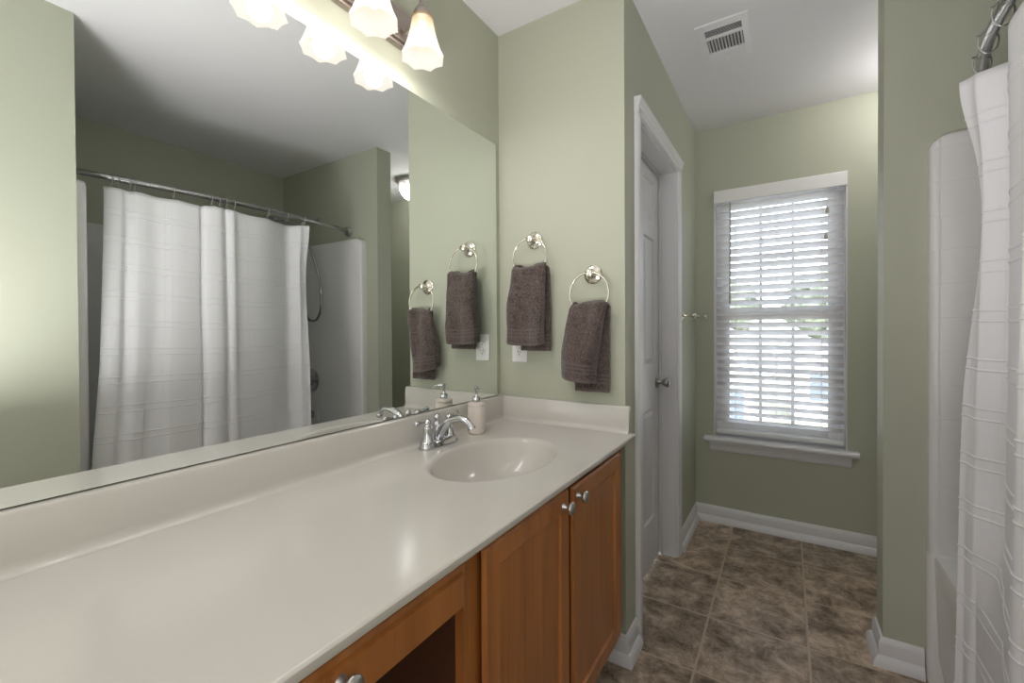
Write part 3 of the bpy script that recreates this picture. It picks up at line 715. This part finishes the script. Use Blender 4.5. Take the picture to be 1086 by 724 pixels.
def towel(name, label, cx_top, w_top, zt_, fL, fR, zb_f, zb_f2, bL, bR, zb_b, seed):
    rnd = Vector((seed*3.1, seed*1.7, seed)); bm_ = bmesh.new(); uvl = bm_.loops.layers.uv.new('UVMap')
    def sheet(fn, nu, nv):
        g = [[None]*(nu+1) for _ in range(nv+1)]
        for j_ in range(nv+1):
            for i in range(nu+1):
                p, uvv = fn(i/nu, j_/nv); vtx = bm_.verts.new(p); g[j_][i] = (vtx, uvv)
        for j_ in range(nv):
            for i in range(nu):
                q = (g[j_][i], g[j_][i+1], g[j_+1][i+1], g[j_+1][i]); fc = bm_.faces.new([k[0] for k in q])
                for lp, k in zip(fc.loops, q): lp[uvl].uv = k[1]
    def front(u, v):
        L_ = lerp(cx_top-w_top/2, fL, min(1, v*1.5)**.8); R_ = lerp(cx_top+w_top/2, fR, min(1, v*1.2)**.9)
        zb = lerp(zb_f, zb_f2, u); z = lerp(zt_, zb, v)
        a = math.radians(lerp(215, -35, u)); hw = (R_-L_)/2; c_ = (L_+R_)/2
        dep = lerp(.010, .042, min(1, v*2)**.8)
        x = c_+hw*math.copysign(abs(math.cos(a))**.75, math.cos(a))
        y = YR-.012 - dep*(math.copysign(abs(math.sin(a))**.6, math.sin(a))*.8) 
        y += lerp(.004, .010, v)*math.sin(u*9+seed*2+v*1.5) * (1 if .15 < u < .85 else .3)
        tt = min(1, v/.035); y = lerp(YR+.001, y, math.sin(tt*PI/2)); z = z-.004*(1-math.cos(tt*PI/2)) if tt < 1 else z
        top_dip = (1-v)**3*(.007*math.sin(u*PI*3+seed)); z += top_dip
        nz_ = noise.noise(Vector((x*14, z*9, 0))+rnd)*.011*min(1, v*4); y += nz_
        y += .012*math.exp(-((u-.52)/.07)**2)*(1-v*.8)*(1 if seed > 2 else .35)
        vv_ = z-zb; z += .014*(2*u-1)**2*v**2
        return (x, y, z), (u*.3, vv_)
    def back(u, v):
        L_ = lerp(cx_top-w_top/2+.004, bL, min(1, v*1.2)); R_ = lerp(cx_top+w_top/2+.004, bR, min(1, v*2))
        z = lerp(zt_-.001, zb_b, v); x = lerp(L_, R_, u)
        y = YR+.014 + .006*math.sin(u*7+seed)+noise.noise(Vector((x*12, z*8, 5))+rnd)*.005
        tt = min(1, v/.035); y = lerp(YR+.001, y, math.sin(tt*PI/2)); z += (1-v)**3*(.007*math.sin(u*PI*3+seed))
        y = min(y, YT-.011)
        return (x, y, z), (u*.2+.5, z-zb_b)
    sheet(front, 44, 60); sheet(back, 26, 60)
    # a short hem return at the back right, seen beside the front fold
    org = Vector((cx_top, YR, zt_)); bm_.transform(Matrix.Translation(-org))
    me = bpy.data.meshes.new(name); bm_.to_mesh(me); bm_.free(); me.materials.append(M['towel'])
    o = bpy.data.objects.new(name, me); COL.objects.link(o); o.location = org
    me.polygons.foreach_set('use_smooth', [True]*len(me.polygons))
    sol = o.modifiers.new('thick', 'SOLIDIFY'); sol.thickness = .0075; sol.offset = 0
    sub = o.modifiers.new('sub', 'SUBSURF'); sub.levels = 1; sub.render_levels = 1
    tx = bpy.data.textures.new('terry', 'CLOUDS'); tx.noise_scale = .006
    dp = o.modifiers.new('terry', 'DISPLACE'); dp.texture = tx; dp.strength = .0025; dp.mid_level = .5
    tag(o, label, 'towel', 'dark brown hand towels')
    return o
towel('hand_towel', 'dark brown hand towel hanging from the ring beside the mirror', .171, .138, 1.455, .082, .232, 1.140, 1.137, .115, .250, 1.118, 1)
towel('hand_towel', 'dark brown hand towel hanging from the ring nearer the wall corner', .421, .130, 1.300, .313, .440, 1.030, .996, .352, .486, .972, 2.3)

# ------------------------------------------------------------------ outlet
oc = thing('wall_outlet', 'white duplex outlet low on the end wall behind the towel', 'outlet', (.094, YT, 1.126))
MB().box(.059, .129, YT-.0055, YT-.0002, 1.069, 1.184, .002).build('cover_plate', 'plastic', oc)
for z in (1.146, 1.107):
    r = MB(); r.lathe([(0, 0), (.0165, 0), (.0165, .003), (0, .003)], (.094, YT-.0050, z), (0, -1, 0), 28); r = r.build('receptacle', 'plastic', oc, smooth=30)
    s = MB(); s.box(.087, .0890, YT-.0084, YT-.0078, z-.001, z+.009).box(.0995, .1015, YT-.0084, YT-.0078, z, z+.008); s.lathe([(0, 0), (.0026, 0), (.0026, .0006), (0, .0006)], (.094, YT-.0078, z-.0075), (0, -1, 0), 14)
    s.build('slots', 'dark', r)
MB().lathe([(0, 0), (.003, 0), (.0025, .001), (0, .0012)], (.094, YT-.0053, 1.1265), (0, -1, 0), 14).build('screw', 'nickel', oc)

# ------------------------------------------------------------------ towel bar on the door wall
tb = thing('towel_bar', 'polished nickel towel bar on the passage wall between door and window', 'towel bar', (XD, 2.71, 1.275))
for y in (2.525, 2.905):
    MB().lathe([(0, 0), (.026, 0), (.027, .003), (.024, .006), (.018, .009), (.011, .013), (.008, .02), (.008, .048), (.011, .053), (.0125, .062), (.011, .071), (.005, .076), (0, .0765)], (XD+.0002, y, 1.275), 'x', 30).build('post', 'warmnickel', tb, smooth=45)
MB().tube([(XD+.062, 2.515, 1.275), (XD+.062, 2.918, 1.275)], .0075, 14).build('bar', 'warmnickel', tb, smooth=60)

# ------------------------------------------------------------------ vanity light
vl = thing('vanity_light', 'bronze vanity light bar with lit bell shades above the mirror', 'light fixture', (0, .69, 2.13))
m = MB(); m.box(-.0058, .016, .33, 1.045, 2.082, 2.20, .006).box(.016, .024, .34, 1.035, 2.094, 2.188, .004); m.build('back_plate', 'bronze', vl)
LSX = .108
def shade_prof(cx, cy):
    prof = [(.0265, 2.130), (.030, 2.119), (.0325, 2.105), (.0355, 2.088), (.040, 2.068), (.0455, 2.048), (.0515, 2.031), (.0575, 2.018), (.0615, 2.010)]
    n = 96; rings_ = []
    for i, (r, z) in enumerate(prof):
        f_ = i/(len(prof)-1); ring_ = []
        for k in range(n):
            a = 2*PI*k/n
            oc_ = math.cos(PI/8)/math.cos(((a+PI/8) % (PI/4))-PI/8)          # octagon
            flute = .03*f_*abs(math.sin(a*16))
            rr_ = r*lerp(1, oc_*1.03, min(1, .3+f_))*(1-flute*1.2)
            zz_ = z + .0012*f_**6*abs(math.sin(a*16)) + .0015*f_**6*math.cos(8*a)
            ring_.append((cx+rr_*math.cos(a), cy+rr_*math.sin(a), zz_))
        rings_.append(ring_)
    return rings_
for y in (.966, .785, .604, .423):
    arm = MB(); arm.tube(catmull([(.018, y, 2.135), (.040, y, 2.112), (.070, y, 2.118), (.088, y, 2.150), (.104, y, 2.184), (.1078, y, 2.166)], 6), .0050, 12); arm.build('arm', 'bronze', vl, smooth=60)
    MB().lathe([(.0, .030), (.008, .030), (.011, .026), (.020, .020), (.0265, .008), (.0285, -.004), (.0285, -.012), (.0265, -.013), (0, -.010)], (LSX, y, 2.136), 'z', 32).build('socket_cup', 'bronze', vl, smooth=45)
    rg = shade_prof(LSX, y); b = bmesh.new(); uvl = b.loops.layers.uv.new('UVMap'); R_ = [[b.verts.new(p) for p in r] for r in rg]; n = len(R_[0])
    for q, (A, B) in enumerate(zip(R_, R_[1:])):
        for i in range(n):
            fc = b.faces.new((A[i], A[(i+1) % n], B[(i+1) % n], B[i]))
            for lp, vv in zip(fc.loops, (1-q/8, 1-q/8, 1-(q+1)/8, 1-(q+1)/8)): lp[uvl].uv = (i/n, vv)
    org = root_org(vl); b.transform(Matrix.Translation(-org)); me = bpy.data.meshes.new('shade'); b.to_mesh(me); b.free(); me.materials.append(M['shade'])
    me.polygons.foreach_set('use_smooth', [True]*len(me.polygons)); so = bpy.data.objects.new('shade', me); COL.objects.link(so); so.parent = vl
    sol = so.modifiers.new('s', 'SOLIDIFY'); sol.thickness = .0025
    bu = MB(); bu.lathe([(0, 0), (.010, .003), (.017, .012), (.0195, .024), (.016, .040), (.011, .055), (.011, .066), (0, .066)], (LSX, y, 2.050), 'z', 24)
    bu.build('bulb', 'bulb', vl, smooth=60)
    lo = light('vanity_bulb_light', 'POINT', (LSX, y, 2.022), 1.6, (1, .94, .92), shadow_soft_size=.03)

# ------------------------------------------------------------------ ceiling vent
vx0, vx1, vy0, vy1 = .702, .897, 1.934, 2.23
cv = thing('ceiling_vent', 'white metal air register in the ceiling of the passage', 'vent', ((vx0+vx1)/2, (vy0+vy1)/2, H))
ix0, ix1 = vx0+.032, vx1-.026
bk = [(vy0+.042, vy0+.092), (vy0+.110, vy0+.213), (vy0+.226, vy0+.270)]
m = MB(); zb_ = H-.007; zt2 = H-.0003
ycuts = [vy0, bk[0][0], bk[0][1], bk[1][0], bk[1][1], bk[2][0], bk[2][1], vy1]
m.box(vx0, ix0, vy0, vy1, zb_, zt2, .0015).box(ix1, vx1, vy0, vy1, zb_, zt2, .0015)
for q in (0, 2, 4, 6): m.box(ix0, ix1, ycuts[q], ycuts[q+1], zb_, zt2)
m.build('frame', 'vinyl', cv)
MB().box(ix0-.004, ix1+.004, bk[0][0]-.004, bk[2][1]+.004, H-.0012, H-.0003).build('duct_dark_sheet', 'dark', cv)  # near-black sheet stands for the shade behind the louvres
def louvre(axis, a0, a1, c):
    b = bmesh.new(); bmesh.ops.create_cube(b, size=1)
    L_ = a1-a0
    if axis == 'x': b.transform(Matrix.Diagonal((L_, .0075, .0009, 1))); b.transform(Matrix.Rotation(math.radians(38 if c < 2.05 else -38), 4, 'X')); b.transform(Matrix.Translation(((a0+a1)/2, c, H-.0042)))
    else: b.transform(Matrix.Diagonal((.0085, L_, .0009, 1))); b.transform(Matrix.Rotation(math.radians(-55), 4, 'Y')); b.transform(Matrix.Translation((c, (a0+a1)/2, H-.0048)))
    mm = MB(); mm.add(b); mm.build('louvre', 'vinyl', cv)
for (ya, yb) in (bk[0], bk[2]):
    n = 6
    for i in range(n): louvre('x', ix0, ix1, ya+(yb-ya)*(i+.5)/n)
for i in range(11): louvre('y', bk[1][0], bk[1][1], ix0+(ix1-ix0)*(i+.5)/11)
MB().box((vx0+vx1)/2-.003, (vx0+vx1)/2+.003, vy1-.020, vy1-.008, H-.0155, H-.0068, .001).build('damper_lever', 'vinyl', cv)

# ------------------------------------------------------------------ flush ceiling light seen in the mirror
fl = thing('ceiling_light', 'flush ceiling light with white glass dome behind the partition', 'ceiling light', (1.595, 2.625, H))
MB().lathe([(0, -.0003), (.122, -.0003), (.126, -.006), (.126, -.026), (.118, -.032), (0, -.032)], (1.595, 2.625, H), 'z', 48).build('metal_pan', 'nickel', fl, smooth=40)
MB().lathe([(.115, -.0325), (.113, -.050), (.100, -.075), (.080, -.096), (.040, -.106), (0, -.108)], (1.595, 2.625, H), 'z', 48).build('glass_dome', 'dome', fl, smooth=60)
light('ceiling_lamp_fill', 'POINT', (1.595, 2.625, 2.375), 13, (1, .95, .95), shadow_soft_size=.1)  # light added in the unlit fixture to brighten the window wall

# ------------------------------------------------------------------ tub and surround
tu = thing('bathtub', 'white fibreglass tub and tiled surround behind the shower curtain', 'bathtub', (1.95, 1.28, 0))
ZR = .44; TX0 = 1.442
m = MB()   # outer shell with rim and sunk basin
b = bmesh.new()
def rrect(x0, x1, y0, y1, r, z, n=8):
    o = []
    for cx_, cy_, a0 in ((x1-r, y1-r, 0), (x0+r, y1-r, 90), (x0+r, y0+r, 180), (x1-r, y0+r, 270)):
        for k in range(n+1):
            a = math.radians(a0+90*k/n); o.append((cx_+r*math.cos(a), cy_+r*math.sin(a), z))
    return o
xa, xb_, ya, yb = TX0, 2.385, YN+.002, Y1-.002
m.add(loft([rrect(xa+.03, xb_, ya, yb, .02, .001), rrect(xa+.012, xb_, ya, yb, .02, .10), rrect(xa+.002, xb_, ya, yb, .02, .36), rrect(xa, xb_, ya, yb, .02, ZR-.012), rrect(xa+.004, xb_-.004, ya+.004, yb-.004, .02, ZR-.003), rrect(xa+.012, xb_-.012, ya+.012, yb-.012, .02, ZR),
            rrect(xa+.085, xb_-.075, ya+.12, yb-.10, .14, ZR), rrect(xa+.100, xb_-.085, ya+.135, yb-.11, .13, ZR-.012), rrect(xa+.13, xb_-.12, ya+.20, yb-.14, .12, .16), rrect(xa+.18, xb_-.17, ya+.30, yb-.19, .10, .10)]))
m.build('tub_body', 'tub', tu, smooth=40)
zt_s = 1.835
def side_panel(y_in, y_out, name):
    s = MB(); sg = 1 if y_in > y_out else -1
    # rounded front nose profile in plan (x,y), extruded up with a softened top corner
    pl = []
    for k in range(9):
        a = PI*.5*k/8; pl.append((1.452-.024*math.sin(a)*1, 0))
    n = [(2.40, y_out), (1.430, y_out), (1.430, lerp(y_out, y_in, .45)), (1.432, lerp(y_out, y_in, .75)), (1.437, lerp(y_out, y_in, .93)), (1.446, y_in), (2.40, y_in)]
    cut = [(0, 0), (.006, .012), (.018, .024), (.034, .030)]
    s.prism(n, 'z', ZR-.0, zt_s-.030)
    for q in range(3):
        d0, h0 = cut[q][0], cut[q][1]; d1, h1 = cut[q+1]
        A = [(x+(d0 if x < 1.45 else 0), y, zt_s-.030+h0) for x, y in n]; B = [(x+(d1 if x < 1.45 else 0), y, zt_s-.030+h1) for x, y in n]
        s.add(loft([A, B]))
    return s.build(name, 'surround', tu, smooth=50)
side_panel(Y1-.045, Y1-.0005, 'far_side_panel'); side_panel(YN+.060, YN+.0005, 'near_side_panel')
MB().box(2.385, XB-.0005, YN+.002, Y1-.002, ZR, zt_s, .004).build('back_panel', 'surround', tu)
MB().box(1.915, 1.935, Y1-.0465, Y1-.0452, .530, .605).build('safety_label', 'plastic', tu)['label'] = 'small white label'
# narrow apron return outside the end panel (front flange down to floor)
s = MB(); s.prism([(1.430, Y1-.0005), (1.430, Y1-.03), (1.446, Y1-.045), (1.47, Y1-.045), (1.47, Y1-.0005)], 'z', .001, ZR); s.build('front_flange', 'tub', tu, smooth=50); s = MB(); s.prism([(1.430, YN+.0005), (1.430, YN+.045), (1.446, YN+.060), (1.47, YN+.060), (1.47, YN+.0005)], 'z', .001, ZR); s.build('front_flange', 'tub', tu, smooth=50)
# valve, spout, shower
YV = Y1-.045
vv = thing('shower_valve', 'round dark chrome shower valve on the end panel of the surround', 'shower valve', (2.0, YV, .83))
MB().lathe([(0, 0), (.086, 0), (.088, .003), (.080, .009), (.045, .013), (.040, .016), (.038, .030), (.030, .034), (0, .035)], (2.0, YV-.0003, .83), (0, -1, 0), 40).build('plate', 'chrome', vv, smooth=40)
MB().tube([(2.0, YV-.030, .83), (2.0, YV-.055, .83), (1.985, YV-.062, .83), (1.93, YV-.066, .832)], [.022, .020, .011, .008], 16).build('lever', 'chrome', vv, smooth=50)
sp = MB().tube([(2.0, YV-.0003, .575), (2.0, YV-.05, .575), (2.0, YV-.10, .572), (2.0, YV-.125, .560), (2.0, YV-.13, .545)], [.030, .027, .024, .022, .019], 18).build('tub_spout', 'chrome', org=(2.0, YV, .575), smooth=50)
tag(sp, 'chrome tub spout below the shower valve', 'tub spout')
sh = thing('hand_shower', 'chrome shower arm with hand shower and looping hose', 'hand shower', (1.96, Y1, 2.02))
m = MB(); m.lathe([(0, 0), (.030, 0), (.031, .003), (.024, .009), (.011, .013), (0, .013)], (1.96, Y1-.0003, 2.025), (0, -1, 0), 30)
m.tube(catmull([(1.96, Y1-.008, 2.025), (1.96, Y1-.06, 2.022), (1.96, Y1-.11, 2.000), (1.96, Y1-.14, 1.975)], 5), .0095, 12); m.build('shower_arm', 'chrome', sh, smooth=60)
m = MB(); m.tube([(1.96, 1.885, 1.985), (1.96, 1.868, 1.955)], [.019, .019], 14); m.build('holder', 'chrome', sh, smooth=40)
m = MB(); m.tube(catmull([(1.955, 1.875, 1.955), (2.02, 1.83, 1.985), (2.08, 1.79, 2.01), (2.12, 1.76, 2.02)], 5), .0115, 12); m.lathe([(0, 0), (.030, .002), (.042, .010), (.044, .018), (.030, .030), (.014, .042), (0, .043)], (2.135, 1.745, 1.995), (-.35, .25, 1), 28); m.build('shower_head', 'chrome', sh, smooth=50)
m = MB(); m.tube(catmull([(1.955, 1.872, 1.955), (1.93, 1.875, 1.89), (1.85, 1.885, 1.755), (1.785, 1.90, 1.55), (1.772, 1.90, 1.38), (1.82, 1.90, 1.29), (1.89, 1.90, 1.275), (1.945, 1.90, 1.31), (1.975, 1.895, 1.45), (1.985, 1.89, 1.65), (1.975, 1.88, 1.85), (1.965, 1.875, 1.945)], 8), .0088, 10); m.build('hose', 'darkchrome', sh, smooth=60)

# ------------------------------------------------------------------ curtain rod, rings, curtain
def rod_pt(y):
    u = min(1, max(0, (y-YN)/(Y1-YN))); s_ = math.sin(PI*u)**.9 if 0 < u < 1 else 0
    return Vector((1.61-.200*s_, y, 1.905-.033*s_))
rd = thing('shower_rod', 'bowed chrome shower curtain rod spanning the tub alcove', 'curtain rod', (1.61, Y1, 1.905))
MB().tube([rod_pt(YN+.004+(Y1-YN-.008)*i/60) for i in range(61)], .0125, 16).build('rod', 'darkchrome', rd, smooth=60)
for y, d in ((YN+.0003, 1), (Y1-.0003, -1)):
    MB().lathe([(0, 0), (.036, 0), (.038, .004), (.035, .014), (.026, .023), (.017, .030), (.0135, .034), (0, .034)], (1.61, y, 1.905), (-.25*1, d, 0), 30).build('flange', 'nickel', rd, smooth=50)
ringY = [.702, .722, .759, .775, .909, 1.056, 1.089, 1.119, 1.156, 1.328, 1.445, 1.562]
PLAN = [(.715, .085), (.690, .055), (.668, .025), (.655, .002), (.675, -.012), (.705, -.012), (.730, .004), (.757, -.010), (.785, -.008), (.835, .004), (.905, 0), (.975, .006), (1.0, .012), (1.012, .024), (1.022, -.006), (1.05, -.016), (1.085, -.016), (1.112, -.002), (1.122, -.012), (1.145, -.018), (1.17, -.004), (1.22, .002), (1.30, .008), (1.36, .022), (1.42, .046), (1.465, .062), (1.492, .056), (1.51, .034), (1.528, .012), (1.545, .010), (1.56, .006), (1.575, -.004)]
plan = catmull([(y, o, 0) for y, o in PLAN], 14)
cum = [0]
for a, b in zip(plan, plan[1:]): cum.append(cum[-1]+(b-a).length)
zrows = []; ZTOP, ZBOT = 1.86, .10
rib = {}
z = ZBOT
base_rows = [ZBOT+(ZTOP-ZBOT)*i/90 for i in range(91)]
ribs = []
zz = ZTOP-.10
while zz > ZBOT+.05: ribs += [zz, zz-.027]; zz -= .124
rows = set(round(r, 4) for r in base_rows if all(abs(r-q) > .0075 for q in ribs))
for q in ribs:
    for dz_, a in ((-.0042, 0), (-.0022, 0), (-.0011, .7), (0, 1), (.0011, .7), (.0022, 0), (.0042, 0)): rows.add(round(q+dz_, 4)); rib[round(q+dz_, 4)] = a
rows = sorted(rows, reverse=True)
bm_ = bmesh.new(); uvl = bm_.loops.layers.uv.new('UVMap'); grid = []
def sag(y):
    s_ = sorted(ringY); 
    if y <= s_[0]: return 0
    for a, b in zip(s_, s_[1:]):
        if a <= y <= b: t_ = (y-a)/(b-a); return .035*(b-a)*4*t_*(1-t_)
    return 0
for r in rows:
    tz = (ZTOP-r)/(ZTOP-ZBOT); row = []
    for i, p in enumerate(plan):
        y, o = p.x, p.y
        rp = rod_pt(y); top = rp.z-.046-sag(y)
        zr = r - (ZTOP-top)*max(0, 1-tz*1.1)
        hang = 1.405 + .012*math.sin(y*5)
        bl_ = min(1, tz*2.2)**.8
        x = lerp(rp.x-.008, hang, bl_)
        if r < 1.5: x -= .012*(1.5-r)/1.0
        fold = o*lerp(1.0, 1.15, tz) + .003*math.sin(i*.16+tz*3)*tz
        if y > 1.53: x += .022*math.exp(-((r-1.45)/.3)**2)*((y-1.53)/.045)
        if y > 1.48: x -= .034*math.exp(-((1.86-r)/.16)**2)*(y-1.48)/.095
        x += fold
        x = lerp(x, min(x, 1.424), min(1, max(0, (.80-r)/.3)))
        yy = y + max(0, (1.15-y)/.5)*(.025-.13*tz) + .006*math.sin(tz*9+i*.05)*tz*(1 if .8 < y < 1.5 else 0)
        nrm = Vector((-1, 0, 0))
        if i not in (0, len(plan)-1):
            d = plan[i+1]-plan[i-1]; nrm = Vector((-d.x, d.y, 0)).normalized() if d.x > 0 else Vector((d.x, -d.y, 0)).normalized()
        a = rib.get(r, 0)*.0022
        wob = .0012*noise.noise(Vector((cum[i]*9, r*6, 2)))
        row.append((bm_.verts.new((x+nrm.x*a, yy+nrm.y*a, zr+wob)), (cum[i], r)))
    grid.append(row)
for A, B in zip(grid, grid[1:]):
    for i in range(len(A)-1):
        q = (A[i], A[i+1], B[i+1], B[i]); fc = bm_.faces.new([k[0] for k in q])
        for lp, k in zip(fc.loops, q): lp[uvl].uv = k[1]
org = Vector((1.41, 1.1, .1)); bm_.transform(Matrix.Translation(-org)); me = bpy.data.meshes.new('shower_curtain'); bm_.to_mesh(me); bm_.free(); me.materials.append(M['curtain'])
me.polygons.foreach_set('use_smooth', [True]*len(me.polygons)); cu = bpy.data.objects.new('shower_curtain', me); COL.objects.link(cu); cu.location = org
sol = cu.modifiers.new('s', 'SOLIDIFY'); sol.thickness = .0012; sol.offset = 0
tag(cu, 'white cotton shower curtain with raised windowpane ribs hanging from the rod', 'shower curtain')
rh = None
for i, y in enumerate(ringY):
    p = rod_pt(y)
    if rh is None:
        m = MB(); pts = [(p.x-.018*math.sin(2*PI*k/24)*.95-.002, p.y+.002*math.cos(2*PI*k/24), p.z-.012+.0285*math.cos(2*PI*k/24)) for k in range(24)]
        m.tube(pts, .0016, 8, True)
        m.lathe([(0, -.0035), (.0035, 0), (0, .0035)], (p.x-.018, p.y, p.z+.006), 'z', 10)
        rh = m.build('curtain_ring', 'nickel', org=p, smooth=60)
        tag(rh, 'thin metal curtain ring on the shower rod', 'curtain ring', 'curtain rings on the shower rod')
    else:
        c = rh.copy(); COL.objects.link(c); c.location = p

# each ring is named by its place in the row
ORD = ['first', 'second', 'third', 'fourth', 'fifth', 'sixth', 'seventh', 'eighth', 'ninth', 'tenth', 'eleventh', 'twelfth']
rgs = sorted([o for o in bpy.data.objects if o.name.startswith('curtain_ring')], key=lambda o: -o.location.y)
for n_, o in enumerate(rgs):
    o['label'] = 'thin metal curtain ring, %s along the rod from the wall-flange end by the partition' % ORD[n_]
